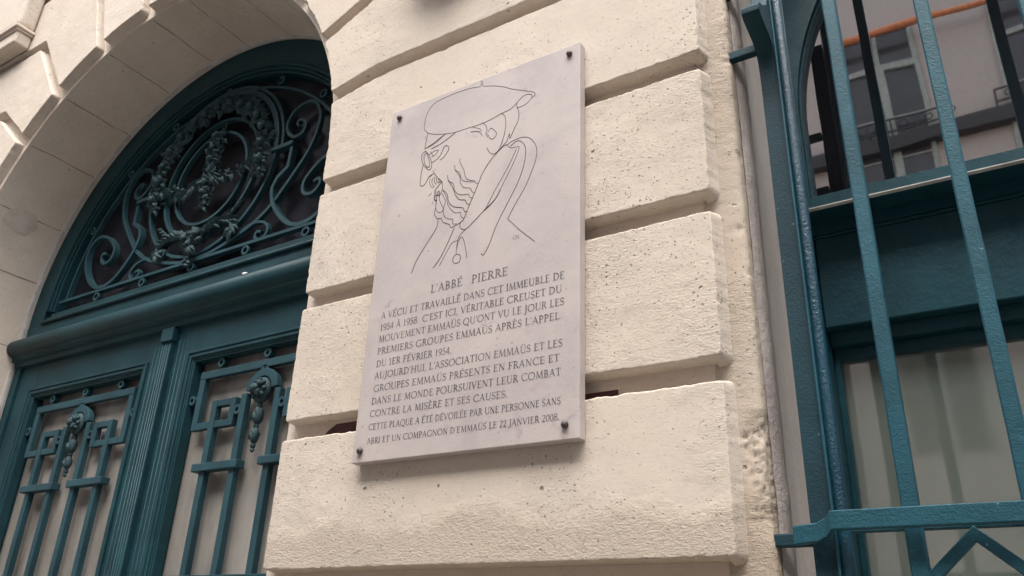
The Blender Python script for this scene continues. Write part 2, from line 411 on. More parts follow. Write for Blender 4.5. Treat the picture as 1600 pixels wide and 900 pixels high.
# ---------------------------------------------------------------- the stone facade
facade = thing('stone_facade', 'cream limestone house front of big raised blocks round an arched doorway', 'facade')
CW, CWZ, RW = 1.790, 2.87, .842
CWS = 3.25          # centre of the window arch, its radius
ZS = 1.02                                # window sill
outline = [(-6, 0), (CX - RA, 0)] + arc(CX, CZ, RA, 180, 0, 96) + [(CX + RA, 0), (.868, 0), (.868, ZS - .02)] \
    + [(.868, ZS)] + arc(CW, CWS, CW - .868, 180, 0, 64) + [(2 * CW - .868, 0), (6, 0), (6, 10.5), (-6, 10.5)]
w = MB(); w.poly_prism(outline, YB, .62); w.build('wall', M['soffit'], facade, tri=True)
w = MB(); w.box(CW - RW + .001, CW + RW - .001, .03, .60, 0, ZS - .06); w.box(CW - RW - .05, CW + RW + .05, -.03, .6, ZS - .058, ZS); w.build('window_sill', M['stone'], facade, bevel=.006)

def densify(poly, step=.0045):
    out = []
    n = len(poly)
    for i in range(n):
        a = poly[i]; b = poly[(i + 1) % n]; L = math.hypot(b[0] - a[0], b[1] - a[1]); k = max(1, int(L / step))
        for j in range(k): out.append((a[0] + (b[0] - a[0]) * j / k, a[1] + (b[1] - a[1]) * j / k))
    return out
def area(p): return .5 * sum(p[i][0] * p[(i + 1) % len(p)][1] - p[(i + 1) % len(p)][0] * p[i][1] for i in range(len(p)))

def stone_block(poly, seed):
    if area(poly) < 0: poly = poly[::-1]
    P = densify(poly)
    n = len(P)
    for _ in range(3):
        P = [((P[i - 1][0] + 2 * P[i][0] + P[(i + 1) % n][0]) / 4, (P[i - 1][1] + 2 * P[i][1] + P[(i + 1) % n][1]) / 4) for i in range(n)]
    N = []
    for i in range(n):
        a = P[i - 2]; c = P[(i + 2) % n]; t = (c[0] - a[0], c[1] - a[1]); l = math.hypot(*t) or 1
        N.append((-t[1] / l, t[0] / l))
    v = []; f = []; sm = []
    rings = [(-.011, YB + .004, 0), (0, .0075, .8), (.0006, .0028, 1), (.0020, .0006, 1), (.0036, 0, 1), (.0060, 0, 1)]
    so = Vector((seed * 3.7, seed * 1.9, 0))
    for off, y, am in rings:
        for i in range(n):
            q = Vector((P[i][0], 0, P[i][1])) + so
            j = noise.noise(q * 9) * .0008 + noise.noise(q * 45) * .0013 + noise.noise(q * 105) * .0016
            ch = max(0, noise.noise(q * 17 + Vector((9, 2, 5))) - .38) * .016
            if off < -.005: o_off = -.012 if P[i][0] > .87 else -.004
            else: o_off = off
            o_ = o_off + am * (max(-.0015, j) + ch)
            yy = y + (max(0, j) * .5 + ch * .45 if 0 < y < .009 else 0)
            v.append((P[i][0] + N[i][0] * o_, yy, P[i][1] + N[i][1] * o_))
    for r in range(len(rings) - 1):
        for i in range(n):
            j = (i + 1) % n
            f.append((r * n + i, r * n + j, (r + 1) * n + j, (r + 1) * n + i)); sm.append(True)
    b = (len(rings) - 1) * n
    f.append(tuple(b + i for i in range(n))); sm.append(True)
    mb = MB(); mb.v = v; mb.f = f; mb.sm = sm
    o = mb.build('stone_block', M['stone'], facade, tri=True)
    return o

RB = 1.178; HG = .0245
TH = [10.0, 24.0, 39.6, 53.4, 69.0, 84.0]
ZM = [3.2165 + .367 * i for i in range(6)]
sd_ = 1
for side, xend in ((1, .889 - CX), (-1, 3.6)):
    def mp(pts): return [(CX + side * a, b) for a, b in pts]
    rb = RB if side > 0 else 1.185
    # straight courses below the springing
    for k in range(-4, 4):
        z0 = 1.7465 + .367 * k + HG; z1 = z0 + .367 - 2 * HG
        if k == 3: break
        if z1 < .3: continue
        if side < 0 and z1 < 1.5: continue
        stone_block(mp([(rb, z0), (xend, z0), (xend, z1), (rb, z1)]), sd_); sd_ += 1
    def radial(th, off, z=None, r=None):
        c, s_ = math.cos(R(th)), math.sin(R(th))
        if z is not None: r = (z - CZ - off * c) / s_
        return (r * c - off * s_, CZ + r * s_ + off * c)
    def onarc(th, off):
        r = math.sqrt(rb * rb - off * off); return radial(th, off, r=r)
    def arcpts(p, q):
        a0 = math.degrees(math.atan2(p[1] - CZ, p[0])); a1 = math.degrees(math.atan2(q[1] - CZ, q[0]))
        return arc(0, CZ, rb, a0, a1, 24)
    z0 = 2.8475 + HG; z1 = ZM[0] - HG
    p = onarc(TH[0], -HG)
    stone_block(mp([(rb, z0), (xend, z0), (xend, z1), radial(TH[0], -HG, z=z1)] + arcpts(p, (rb, CZ))), sd_); sd_ += 1
    for i in range(5):
        z0 = ZM[i] + HG; z1 = ZM[i + 1] - HG
        a = onarc(TH[i], HG); c = onarc(TH[i + 1], -HG)
        stone_block(mp([radial(TH[i], HG, z=z0), (xend, z0), (xend, z1), radial(TH[i + 1], -HG, z=z1)] + arcpts(c, a)), sd_); sd_ += 1
rb = RB
a = (math.cos(R(84)) * rb, CZ + math.sin(R(84)) * rb)
stone_block([(CX + q[0], q[1]) for q in arc(0, CZ, rb, 85.2, 94.8, 16)] + [(CX - .16, ZM[5]), (CX + .16, ZM[5])], sd_)

# right edge of the pier: worn margin, dirty rebate, pale reveal
def margin():
    prof = [(.862, YB - .001), (.895, YB - .002), (.905, YB - .002), (.912, YB - .002), (.918, YB - .002), (.924, YB - .0015), (.930, YB - .001), (.9355, YB), (.9405, YB + .002), (.9440, YB + .005), (.9455, YB + .010), (.9460, YB + .018), (.9465, YB + .026), (.9470, .075)]
    v = []; f = []; sm = []
    zs = [0.0 + .0045 * i for i in range(int(3.5 / .0045))]
    for z in zs:
        for i, (x, y) in enumerate(prof):
            q = Vector((x * 1.0, y, z))
            e = 1.0 if 7 <= i <= 11 else .3
            j = noise.noise(q * 12) * .0016 + noise.noise(q * 45) * .0012 + noise.noise(q * 120) * .0014 + max(0, noise.noise(q * 30 + Vector((4, 4, 4))) - .35) * .012
            br = 0
            # broken patch of render low on the edge
            if 1.80 < z < 2.04 and 2 <= i <= 12:
                env = min(1, 2.2 * math.sin(math.pi * (z - 1.80) / .24)) * min(1, max(0, (i - 1) / 4 + .5 * noise.noise(q * 25)))
                br = env * max(0, .003 + .006 * abs(noise.noise(q * 45)) + .006 * abs(noise.noise(q * 95)) + .003 * noise.noise(q * 170))
            v.append((x - e * (abs(j) * 1.1) - br * .8, y + e * j * .7 + br * (.9 if i < 10 else .3), z))
    n = len(prof)
    for k in range(len(zs) - 1):
        for i in range(n - 1):
            f.append((k * n + i, k * n + i + 1, (k + 1) * n + i + 1, (k + 1) * n + i)); sm.append(True)
    mb = MB(); mb.v = v; mb.f = f; mb.sm = sm
    mb.build('pier_margin', M['margin'], facade)
margin()
def sweep_z(prof, z0, z1, mat, name, amp=.0012, step=.012):
    v = []; f = []; sm = []
    n = len(prof); zs = [z0 + (z1 - z0) * i / max(1, int((z1 - z0) / step)) for i in range(int((z1 - z0) / step) + 1)]
    for z in zs:
        for x, y in prof:
            q = Vector((x, y, z)); j = noise.noise(q * 30) * amp + noise.noise(q * 6) * amp * 1.5
            v.append((x + j, y + j * .5, z))
    for k in range(len(zs) - 1):
        for i in range(n - 1):
            f.append((k * n + i, k * n + i + 1, (k + 1) * n + i + 1, (k + 1) * n + i)); sm.append(True)
    mb = MB(); mb.v = v; mb.f = f; mb.sm = sm
    return mb.build(name, mat, facade)
sweep_z([(.9475, .066), (.953, .074), (.9585, .086), (.9605, .100), (.9590, .116), (.9555, .132)], ZS, CWS, M['groove'], 'rebate')
sweep_z([(.9560, .128), (.9545, .140), (.9535, .20), (.9530, .44)], ZS, CWS, M['plaster'], 'window_reveal', .0006)
# curved continuation of the reveal over the window head
def archsweep(prof, mat, name):
    v = []; f = []; sm = []; n = len(prof); K = 40
    for k in range(K + 1):
        a = R(180 - 180 * k / K)
        for x, y in prof:
            r = CW - x
            v.append((CW + r * math.cos(a), y, CWS + r * math.sin(a)))
    for k in range(K):
        for i in range(n - 1):
            f.append((k * n + i, k * n + i + 1, (k + 1) * n + i + 1, (k + 1) * n + i)); sm.append(True)
    mb = MB(); mb.v = v; mb.f = f; mb.sm = sm; mb.build(name, mat, facade)
archsweep([(.9475, .066), (.953, .074), (.9585, .086), (.9605, .100), (.9590, .116), (.9555, .132)], M['groove'], 'rebate')
archsweep([(.9560, .128), (.9545, .140), (.9535, .20), (.9530, .44)], M['plaster'], 'window_reveal')

# joints on the arch soffit, mortar line round the door, repair patch, red paint left in one joint
for th in (10.0, 24.0, 39.6, 53.4, 69.0, 84.0, 96, 111, 126.6, 140.4, 156, 170):
    mb = MB(); N_ = 30
    up = []
    for i in range(N_ + 1):
        y = YB + .012 + (YD - YB - .02) * i / N_
        wv = .0016 + .0014 * noise.noise(Vector((th, y * 14, 0)))
        r = RA - .0009; c = R(th) + .004 * noise.noise(Vector((th * 2, y * 9, 4)))
        b = len(mb.v)
        for s_ in (-1, 1):
            an = c + s_ * wv / RA
            mb.v.append((CX + r * math.cos(an), y, CZ + r * math.sin(an)))
        if i: mb.f.append((b - 2, b - 1, b + 1, b)); mb.sm.append(False)
    mb.build('mortar_joint', M['joint'], facade)
for z in (2.48, 2.8475, 2.1135, 1.7465):
    mb = MB()
    mb.box(CX - RA - .01, CX - RA + .0008, YB + .012, YD - .01, z - .0014, z + .0014)
    mb.build('mortar_joint', M['joint'], facade)
mb = MB(); mb.strip([(CX - RA + .003, 1.0)] + arc(CX, CZ, RA - .003, 180, 0, 96) + [(CX + RA - .003, 1.0)], YD - .003, YD + .01, .0055); mb.build('mortar_line', M['caulk'], facade)
mb = MB(); ring = []; K = 40
a0, y0 = R(157.5), .19
for k in range(K):
    t = 2 * math.pi * k / K; q = 1 + .28 * noise.noise(Vector((math.cos(t) * 1.6, math.sin(t) * 1.6, 3)))
    da = .052 * math.cos(t) * q; dy = .075 * math.sin(t) * q
    ring.append((CX + (RA - .0012) * math.cos(a0 + da), y0 + dy, CZ + (RA - .0012) * math.sin(a0 + da)))
mb.v = [(CX + (RA - .0035) * math.cos(a0), y0, CZ + (RA - .0035) * math.sin(a0))] + ring
for k in range(K): mb.f.append((0, 1 + k, 1 + (k + 1) % K)); mb.sm.append(True)
mb.build('repair_patch', M['patch'], facade)
mb = MB(); mb.poly_prism([(-.175, 2.088), (.30, 2.086), (.30, 2.129), (-.13, 2.126), (-.16, 2.11)], YB - .0015, YB + .004); mb.box(.30, .655, YB - .0012, YB + .004, 2.080, 2.112); mb.build('red_paint', M['red'], facade)

# ---------------------------------------------------------------- stone bracket at the upper left, corbel above the plaque
br = thing('stone_bracket', 'stepped cream stone bracket at the top left above the arch', 'bracket')
mb = MB(); mb.box(-3.7, -2.60, -.078, -.001, 4.352, 4.424); mb.build('bracket_base', M['stone'], br, bevel=.010, seg=3)
mb = MB(); mb.box(-3.7, -2.592, -.088, -.001, 4.4255, 4.436); mb.box(-3.7, -2.583, -.098, -.001, 4.4375, 4.454); mb.build('moulding', M['soffit'], br, bevel=.004, seg=2)
mb = MB()
prof = [(-.092, 4.456), (-.088, 4.60), (-.088, 5.0)]
mb.box(-3.7, -2.592, -.090, -.001, 4.4555, 5.2); mb.build('bracket_body', M['stone'], br, bevel=.022, seg=4)

cb = thing('stone_corbel', 'rounded brown stone corbel jutting out above the plaque at the top edge', 'corbel')
mb = MB(); K = 28; prof = [(0.0, 3.468), (.05, 3.470), (.09, 3.478), (.12, 3.492), (.14, 3.515), (.148, 3.54), (.155, 3.56), (.16, 3.63)]
for r, z in prof:
    for k in range(K + 1):
        a = math.pi + math.pi * k / K
        mb.v.append((.150 + r * math.cos(a), -.001 + r * .95 * math.sin(a), z))
for i in range(len(prof) - 1):
    for k in range(K):
        mb.f.append((i * (K + 1) + k, i * (K + 1) + k + 1, (i + 1) * (K + 1) + k + 1, (i + 1) * (K + 1) + k)); mb.sm.append(True)
mb.build('corbel_body', M['soffit'], cb)

# ---------------------------------------------------------------- plaque
plaque = thing('commemorative_plaque', 'pale grey stone plaque engraved with a bearded man in a beret and a French text', 'plaque')
ZP = 2.0; YP = -.028
mb = MB(); mb.box(0, .6, YP, -.0015, ZP, ZP + 1.0); mb.build('slab', M['plaque'], plaque, bevel=.0022, seg=2)
for x, z in ((.030, 2.971), (.571, 2.972), (.568, 2.031), (.023, 2.028)):
    mb = MB(); K = 16
    pr = [(.0076, YP - .0005), (.0079, YP - .003), (.0070, YP - .0065), (.0045, YP - .0090), (0.0, YP - .0098)]
    for r, y in pr:
        for k in range(K): mb.v.append((x + r * math.cos(2 * math.pi * k / K), y, z + r * math.sin(2 * math.pi * k / K)))
    for i in range(4):
        for k in range(K):
            mb.f.append((i * K + k, i * K + (k + 1) % K, (i + 1) * K + (k + 1) % K, (i + 1) * K + k)); mb.sm.append(True)
    mb.build('screw', M['screw'], plaque)

# lettering: a small roman alphabet drawn as thick and thin strokes
TK, TN, SF = .135, .058, .085
def glyph(ch):
    """-> (advance width, strokes); a stroke is ('L',x0,y0,x1,y1,w) or ('A',cx,cy,rx,ry,a0,a1,thick)"""
    T_, N_ = TK, TN; S = []
    def L(x0, y0, x1, y1, w=T_): S.append(('L', x0, y0, x1, y1, w))
    def A(cx, cy, rx, ry, a0, a1, th=T_): S.append(('A', cx, cy, rx, ry, a0, a1, th))
    def sf(x, y, l=SF, r=SF): L(x - l, y, x + r, y, N_ * .8)
    def stem(x, b=True, t=True):
        L(x, 0, x, 1)
        if b: sf(x, .02, SF + T_ / 2, SF + T_ / 2)
        if t: sf(x, .98, SF + T_ / 2, SF + T_ / 2)
    if ch == ' ': return .30, S
    if ch == 'A':
        L(.06, 0, .37, 1, N_); L(.35, 1, .67, 0); L(.16, .34, .54, .34, N_); sf(.06, .02); sf(.67, .02); return .76, S
    if ch == 'B':
        stem(.16); A(.16, .74, .33, .25, -90, 90); A(.16, .26, .40, .25, -90, 90); return .66, S
    if ch in 'CG':
        A(.50, .5, .43, .49, 48, 312)
        L(.79, .80, .79, .95, N_); L(.79, .06, .79, .20, N_)
        if ch == 'G': L(.79, .02, .79, .40, T_ * .9); sf(.79, .41); return .90, S
        return .84, S
    if ch == 'D': stem(.16); A(.20, .5, .56, .48, -90, 90); L(.16, .02, .24, .02, N_); L(.16, .98, .24, .98, N_); return .84, S
    if ch in 'EF':
        stem(.16); L(.16, .97, .54, .97, N_); L(.54, .99, .54, .83, N_); L(.16, .52, .44, .52, N_); L(.44, .44, .44, .60, N_ * .8)
        if ch == 'E': L(.16, .03, .57, .03, N_); L(.57, .01, .57, .19, N_)
        return (.64 if ch == 'E' else .58), S
    if ch == 'H': stem(.16); stem(.68); L(.16, .51, .68, .51, N_); return .84, S
    if ch == 'I': stem(.17); return .34, S
    if ch == 'J': L(.20, -.10, .20, 1); sf(.20, .98, SF + T_ / 2, SF + T_ / 2); A(.06, -.08, .13, .16, 180, 360, N_ * 1.4); return .36, S
    if ch == 'L': stem(.16); L(.16, .03, .54, .03, N_); L(.54, .01, .54, .20, N_); return .60, S
    if ch == 'M':
        L(.12, 0, .20, 1, N_); L(.20, 1, .48, .06); L(.48, .06, .80, 1, N_); L(.80, 1, .86, 0); sf(.12, .02); sf(.86, .02, SF + .05, SF + .05); sf(.18, .98, .1, .02); sf(.82, .98, .02, .1); return .98, S
    if ch == 'N': L(.15, 0, .15, 1, N_); L(.15, .98, .70, .02); L(.70, 0, .70, 1, N_); sf(.15, .02); sf(.70, .98); sf(.12, .98, .09, .05); return .84, S
    if ch in 'OQ':
        A(.47, .5, .41, .49, 0, 360)
        if ch == 'Q': L(.50, .03, .90, -.22, T_ * .9)
        return .94, S
    if ch == 'P': stem(.16); A(.16, .71, .38, .27, -90, 90); return .60, S
    if ch == 'R': stem(.16); A(.16, .73, .36, .25, -90, 90); L(.34, .48, .66, .0); sf(.68, .02, .02, .07); return .70, S
    if ch == 'S':
        A(.29, .745, .21, .235, 40, 268, T_ * .8); A(.27, .26, .23, .24, -140, 88, T_ * .8); L(.22, .56, .36, .45, T_); L(.47, .80, .47, .96, N_); L(.06, .04, .06, .20, N_); return .56, S
    if ch == 'T': L(.34, 0, .34, 1); sf(.34, .02, SF + T_ / 2, SF + T_ / 2); L(.03, .97, .65, .97, N_); L(.04, .82, .04, .99, N_); L(.64, .82, .64, .99, N_); return .68, S
    if ch == 'U': L(.16, .30, .16, 1); sf(.16, .98, SF + T_ / 2, SF + T_ / 2); A(.42, .30, .26, .29, 180, 360, T_ * .8); L(.68, .30, .68, 1, N_); sf(.68, .98); return .82, S
    if ch == 'V': L(.08, 1, .38, 0); L(.36, 0, .66, 1, N_); sf(.08, .98, SF, SF); sf(.66, .98); return .74, S
    if ch == '1': L(.20, 0, .20, .98); sf(.20, .02, .12, .12); L(.20, .98, .08, .88, N_); return .44, S
    if ch == '2': A(.25, .72, .20, .26, -25, 160, T_ * .9); L(.43, .62, .06, .05, N_ * 1.4); L(.04, .05, .50, .05, T_ * .8); return .54, S
    if ch == '4': L(.38, 0, .38, 1, T_ * .9); L(.38, 1, .03, .32, N_); L(.03, .30, .52, .30, N_ * 1.3); return .56, S
    if ch == '5': L(.12, .95, .44, .95, T_ * .7); L(.13, .97, .10, .55, N_); A(.23, .31, .23, .30, -150, 120, T_ * .9); return .52, S
    if ch == '8': A(.29, .75, .20, .23, 0, 360, T_ * .62); A(.29, .26, .25, .25, 0, 360, T_ * .66); return .58, S
    if ch == '9': A(.26, .68, .21, .30, 0, 360, T_ * .8); A(.14, .56, .34, .56, -88, 12, T_ * .75); return .52, S
    if ch == '0': A(.27, .5, .22, .49, 0, 360, T_ * .9); return .54, S
    if ch == '.': L(.10, 0, .10, .13, .13); return .24, S
    if ch == ',': L(.12, .10, .06, -.14, .09); return .22, S
    if ch == "'": L(.10, 1.02, .08, .76, .09); return .20, S
    return .4, S
ACC = {'É': ('E', 'acute'), 'È': ('E', 'grave'), 'À': ('A', 'grave'), 'Ü': ('U', 'dots'), 'Ê': ('E', 'acute')}
def lettering(name, text, x0, x1, z, cap, mat, y, weight=1.0, parent=plaque):
    adv = []; x = 0; G = []
    for ch in text:
        base, ac = ACC.get(ch, (ch, None))
        w_, S = glyph(base); S = list(S)
        mx = {'E': .34, 'A': .36, 'U': .42}.get(base, .3)
        if ac == 'acute': S.append(('L', mx - .04, 1.08, mx + .16, 1.27, .085))
        if ac == 'grave': S.append(('L', mx + .06, 1.08, mx - .14, 1.27, .085))
        if ac == 'dots': S += [('L', mx - .13, 1.12, mx - .13, 1.24, .12), ('L', mx + .13, 1.12, mx + .13, 1.24, .12)]
        G.append((x, S)); x += w_ + .06
    tot = x - .06; kx = (x1 - x0) / tot
    mb = MB(); cnt = 0
    for gx, S in G:
        for st in S:
            cnt += 1; yy = y - .00004 * (cnt % 9)
            if st[0] == 'L':
                _, a, b, c, d, w_ = st; w_ *= weight
                p = Vector(((a + gx) * kx, b * cap)); q = Vector(((c + gx) * kx, d * cap)); t = (q - p)
                if t.length < 1e-9: continue
                t.normalize(); n_ = Vector((-t.y, t.x)) * (w_ * cap * .5)
                mb.face([(x0 + v_.x, yy, z + v_.y) for v_ in (p + n_, p - n_, q - n_, q + n_)])
            else:
                _, cx, cy, rx, ry, a0, a1, th = st
                K = max(6, int(abs(a1 - a0) / 18)); inn = []; out = []
                for k in range(K + 1):
                    a = R(a0 + (a1 - a0) * k / K)
                    w_ = (TN + (th - TN) * abs(math.cos(a - .25)) ** 1.3) * weight if th > TN * 1.5 else th * weight
                    for lst, s_ in ((inn, -.5), (out, .5)):
                        lst.append((x0 + (cx + gx + (rx + s_ * w_ * cap / kx * .9) * math.cos(a)) * kx, yy, z + (cy + (ry + s_ * w_) * math.sin(a)) * cap))
                for k in range(K): mb.face([inn[k], out[k], out[k + 1], inn[k + 1]])
    return mb.build(name, mat, parent)
TEXT = [
    ("L'ABBÉ", .193, .287, 2.3985, .0215),
    ("PIERRE", .313, .415, 2.3985, .0215),
    ("A VÉCU ET TRAVAILLÉ DANS CET IMMEUBLE DE", .042, .563, 2.358, .0178),
    ("1954 À 1958  C'EST ICI, VÉRITABLE CREUSET DU", .043, .557, 2.3265, .0172),
    ("MOUVEMENT EMMAÜS QU'ONT VU LE JOUR LES", .042, .563, 2.2955, .0172),
    ("PREMIERS GROUPES EMMAÜS APRÈS L'APPEL", .042, .552, 2.264, .0170),
    ("DU 1ER FÉVRIER 1954.", .043, .269, 2.2315, .0168),
    ("AUJOURD'HUI, L'ASSOCIATION EMMAÜS ET LES", .042, .560, 2.201, .0168),
    ("GROUPES EMMAÜS PRÉSENTS EN FRANCE ET", .043, .553, 2.169, .0165),
    ("DANS LE MONDE POURSUIVENT LEUR COMBAT", .041, .557, 2.1375, .0165),
    ("CONTRE LA MISÈRE ET SES CAUSES.", .040, .427, 2.107, .0160),
    ("CETTE PLAQUE A ÉTÉ DÉVOILÉE PAR UNE PERSONNE SANS", .041, .557, 2.0755, .0150),
    ("ABRI ET UN COMPAGNON D'EMMAÜS LE 22 JANVIER 2008.", .040, .555, 2.0425, .0142),
]
for i, (t_, a, b, z, cap) in enumerate(TEXT):
    lettering('heading' if i < 2 else 'inscription_line', t_, a, b, z, cap, M['ink'], YP - .0004, 1.0)
lettering('signature', "CH.", .424, .444, 2.487, .0095, M['ink'], YP - .0004, .8)
mb = MB()
for pi_, pl in enumerate(PORTRAIT):
    P_ = [(a * 1e-4, ZP + b * 1e-4) for a, b in pl]
    P_ = crom(P_, 5) if len(P_) > 2 else P_
    mb.strip(P_, YP - .0004 - .00006 * (pi_ % 7), YP + .0005, .00125)
mb.build('portrait_engraving', M['line'], plaque)

# ---------------------------------------------------------------- fanlight and door frame
fan = thing('arched_door_frame', 'dark teal arched fanlight with iron scrollwork over a rounded transom above the double door', 'fanlight')
YF = .400
mb = MB()
outer = arc(CX, CZ, RA - .004, 180, 0, 96); inner = arc(CX, CZ, 1.030, 0, 180, 96)
zb = 2.955
def ring_sector(mb, r0, r1, y0, y1, zcut):
    a0 = math.degrees(math.asin(max(-1, min(1, (zcut - CZ) / r0)))); a1 = math.degrees(math.asin((zcut - CZ) / r1))
    o_ = arc(CX, CZ, r1, 180 - a1, a1, 96); i_ = arc(CX, CZ, r0, a0, 180 - a0, 96)
    mb.poly_prism(o_ + i_, y0, y1)
ring_sector(mb, 1.032, RA - .004, YF, .50, zb)
mb.box(CX - RA + .004, CX + RA - .004, YF, .50, 2.88, zb - .001)
mb.build('frame', M['door'], fan, tri=True)
mb = MB()
for r, y0, w_ in ((1.0215, YF - .008, .013), (1.006, YF + .002, .012), (.992, YF + .012, .012)):
    mb.strip(arc(CX, CZ, r, 179 - 1.2, 2.2, 96), y0, .47, w_)
xb = .995
mb.box(CX - 1.026, CX + 1.026, YF - .006, .47, zb + .001, zb + .016)
mb.box(CX - 1.012, CX + 1.012, YF + .004, .47, zb + .0165, zb + .034)
mb.box(CX - .996, CX + .996, YF + .010, .47, zb + .0345, zb + .052)
mb.build('moulding', M['door'], fan, bevel=.003, seg=2)
mb = MB(); mb.tube([(CX - 1.03, YF - .004, zb - .004 + .012), (CX + 1.03, YF - .004, zb - .004 + .012)], .0095, 10); mb.build('bead', M['door'], fan)
# transom: big half-round roll with fillets below
mb = MB()
prof = [(YF + .02, 2.895), (YF - .012, 2.893), (YF - .014, 2.886)]
for k in range(13):
    a = R(78 - 156 * k / 12); prof.append((YF - .030 - .040 * math.cos(a), 2.838 + .042 * math.sin(a)))
prof += [(YF - .030, 2.790), (YF - .030, 2.776), (YF - .014, 2.772), (YF - .010, 2.752), (YF + .02, 2.750)]
n = len(prof); X0, X1 = CX - RA + .006, CX + RA - .006
for x in (X0, X1):
    mb.v += [(x, y, z) for y, z in prof]
for i in range(n - 1):
    mb.f.append((i, i + 1, n + i + 1, n + i)); mb.sm.append(3 <= i <= 14)
mb.f.append(tuple(range(n))); mb.sm.append(False); mb.f.append(tuple(2 * n - 1 - i for i in range(n))); mb.sm.append(False)
tr = mb.build('transom', M['door'], fan)
mb = MB(); mb.blob((-.995, YF - .063, 2.868), .011, 8, 5, .5, (1.3, .5, .6)); mb.build('white_fleck', M['white'], fan)
# jamb frame strips beside the leaves
for sgn in (-1, 1):
    mb = MB(); xa = CX + sgn * (RA - .003); xb_ = CX + sgn * (RA - .050)
    mb.box(min(xa, xb_), max(xa, xb_), YF - .004, .50, .02, 2.752); mb.build('jamb', M['door'], fan, bevel=.003)
# glass
mb = MB(); mb.poly_prism(arc(CX, CZ, 1.0, 178.5, 1.5, 80), .470, .478); mb.build('pane', M['glass_fan'], fan, tri=True)

YI0, YI1 = .415, .437
def mir(pts): return [(-a, b) for a, b in pts]
def wld(pts): return [(CX + a, b) for a, b in pts]
def circle(mb, cx, cz, r, w_, y0=YI0, y1=YI1, n=72): mb.strip(arc(cx, cz, r, 0, 360, n)[:-1], y0, y1, w_, closed=True)
mb = MB()
mb.strip(arc(CX, CZ, .915, 174.5, 5.5, 96), YI0, YI1, .012)
mb.box(CX - .965, CX + .965, YI0 - .001, YI1 + .001, 3.056, 3.069)
mb.build('iron_border', M['iron'], fan)
for a in (27.5, 47.7, 68, 90, 112, 132.3, 152.5):
    m2 = MB(); circle(m2, CX + .950 * math.cos(R(a)), CZ + .950 * math.sin(R(a)), .0165, .009, n=20); m2.build('iron_ring', M['iron'], fan)
for dx in (-.660, -.328, 0, .332, .662):
    m2 = MB(); circle(m2, CX + dx, 3.0335, .0165, .009, n=20); m2.build('iron_ring', M['iron'], fan)
SP = [(.521, 3.563), (.508, 3.581), (.519, 3.593), (.542, 3.585), (.561, 3.556), (.55, 3.525), (.508, 3.515), (.465, 3.545), (.448, 3.592), (.464, 3.641), (.504, 3.668), (.555, 3.675), (.600, 3.655), (.626, 3.616), (.640, 3.571), (.632, 3.499), (.597, 3.413), (.54, 3.335), (.484, 3.267), (.443, 3.22), (.367, 3.165), (.286, 3.128), (.20, 3.100), (.10, 3.078), (.0, 3.070)]
BG = [(.505, 3.465), (.500, 3.370), (.448, 3.336), (.428, 3.285), (.448, 3.215), (.500, 3.145), (.560, 3.095), (.625, 3.076), (.70, 3.092), (.775, 3.155), (.826, 3.245), (.822, 3.322), (.770, 3.360), (.705, 3.352), (.645, 3.312), (.608, 3.262), (.620, 3.212), (.668, 3.202), (.700, 3.232), (.692, 3.258), (.665, 3.252)]
SM = [(.245, 3.113), (.31, 3.146), (.37, 3.152), (.42, 3.135), (.44, 3.103), (.425, 3.074), (.395, 3.068), (.37, 3.085), (.38, 3.106), (.402, 3.10)]
for f_ in (lambda p: p, mir):
    m2 = MB(); m2.strip(wld(f_(crom(SP, 7))), YI0 + .002, YI1 - .001, .0125, taper=lambda t: .75 + .35 * min(1, t * 4)); m2.build('iron_scroll', M['iron'], fan)
    m2 = MB(); m2.strip(wld(f_(BG[:3] + crom(BG[3:], 7)[1:] if False else [BG[0], BG[1]] + crom(BG[2:], 7))), YI0 - .002, YI1 + .003, .0160, taper=lambda t: 1.05 - .30 * max(0, t * 1.4 - .4)); m2.build('iron_scroll', M['iron'], fan)
    m2 = MB(); m2.strip(wld(f_(crom(SM, 6))), YI0 + .003, YI1 - .002, .011); m2.build('iron_scroll', M['iron'], fan)
    m2 = MB(); q = wld(f_([(.385, 3.487), (.512, 3.484)])); m2.box(min(q[0][0], q[1][0]), max(q[0][0], q[1][0]), YI0 - .008, YI1, 3.474, 3.492); m2.build('iron_cap', M['iron'], fan)
MZ = 3.470
m2 = MB(); circle(m2, CX, MZ, .226, .0125); circle(m2, CX, MZ, .296, .0135)
m2.strip([(CX + .405 * math.cos(R(a)), 3.497 + .405 * 1.0 * math.sin(R(a))) for a in [180 + 180 * i / 48 for i in range(49)]], YI0, YI1, .0135)
m2.strip(arc(CX, 3.492, .408, 0, 180, 60), YI0 - .006, YI1, .026); m2.strip(arc(CX, 3.492, .437, 0, 180, 60), YI0 + .001, YI1, .014)
m2.build('medallion_ring', M['iron'], fan)

rnd = random.Random(5)
def flower(mb, x, y, z, r):
    mb.blob((x, y - r * .5, z), r * .45, 7, 5, .5)
    for k in range(6):
        a = k * math.pi / 3 + rnd.random(); mb.leaf((x + .25 * r * math.cos(a), y, z + .25 * r * math.sin(a)), a, r * .95, r * .75, r * .38)
def cluster(mb, pts, spread, size, n):
    """leaves and berries crowding along a line"""
    for i in range(n):
        t = rnd.random() * (len(pts) - 1); k = int(t); u = t - k
        a, b = pts[k], pts[min(k + 1, len(pts) - 1)]
        x = a[0] + (b[0] - a[0]) * u + rnd.gauss(0, spread * .5); z = a[1] + (b[1] - a[1]) * u + rnd.gauss(0, spread * .5)
        y = YI0 - .004 - .022 * rnd.random() + abs(rnd.gauss(0, .004))
        q = rnd.random()
        if q < .80: mb.leaf((x, y, z), rnd.random() * 6.28, size * (.7 + .7 * rnd.random()), size * (.35 + .3 * rnd.random()), size * .28)
        elif q < .90: mb.blob((x, y, z), size * (.16 + .14 * rnd.random()), 7, 5, .4)
        else: flower(mb, x, y, z, size * .55)
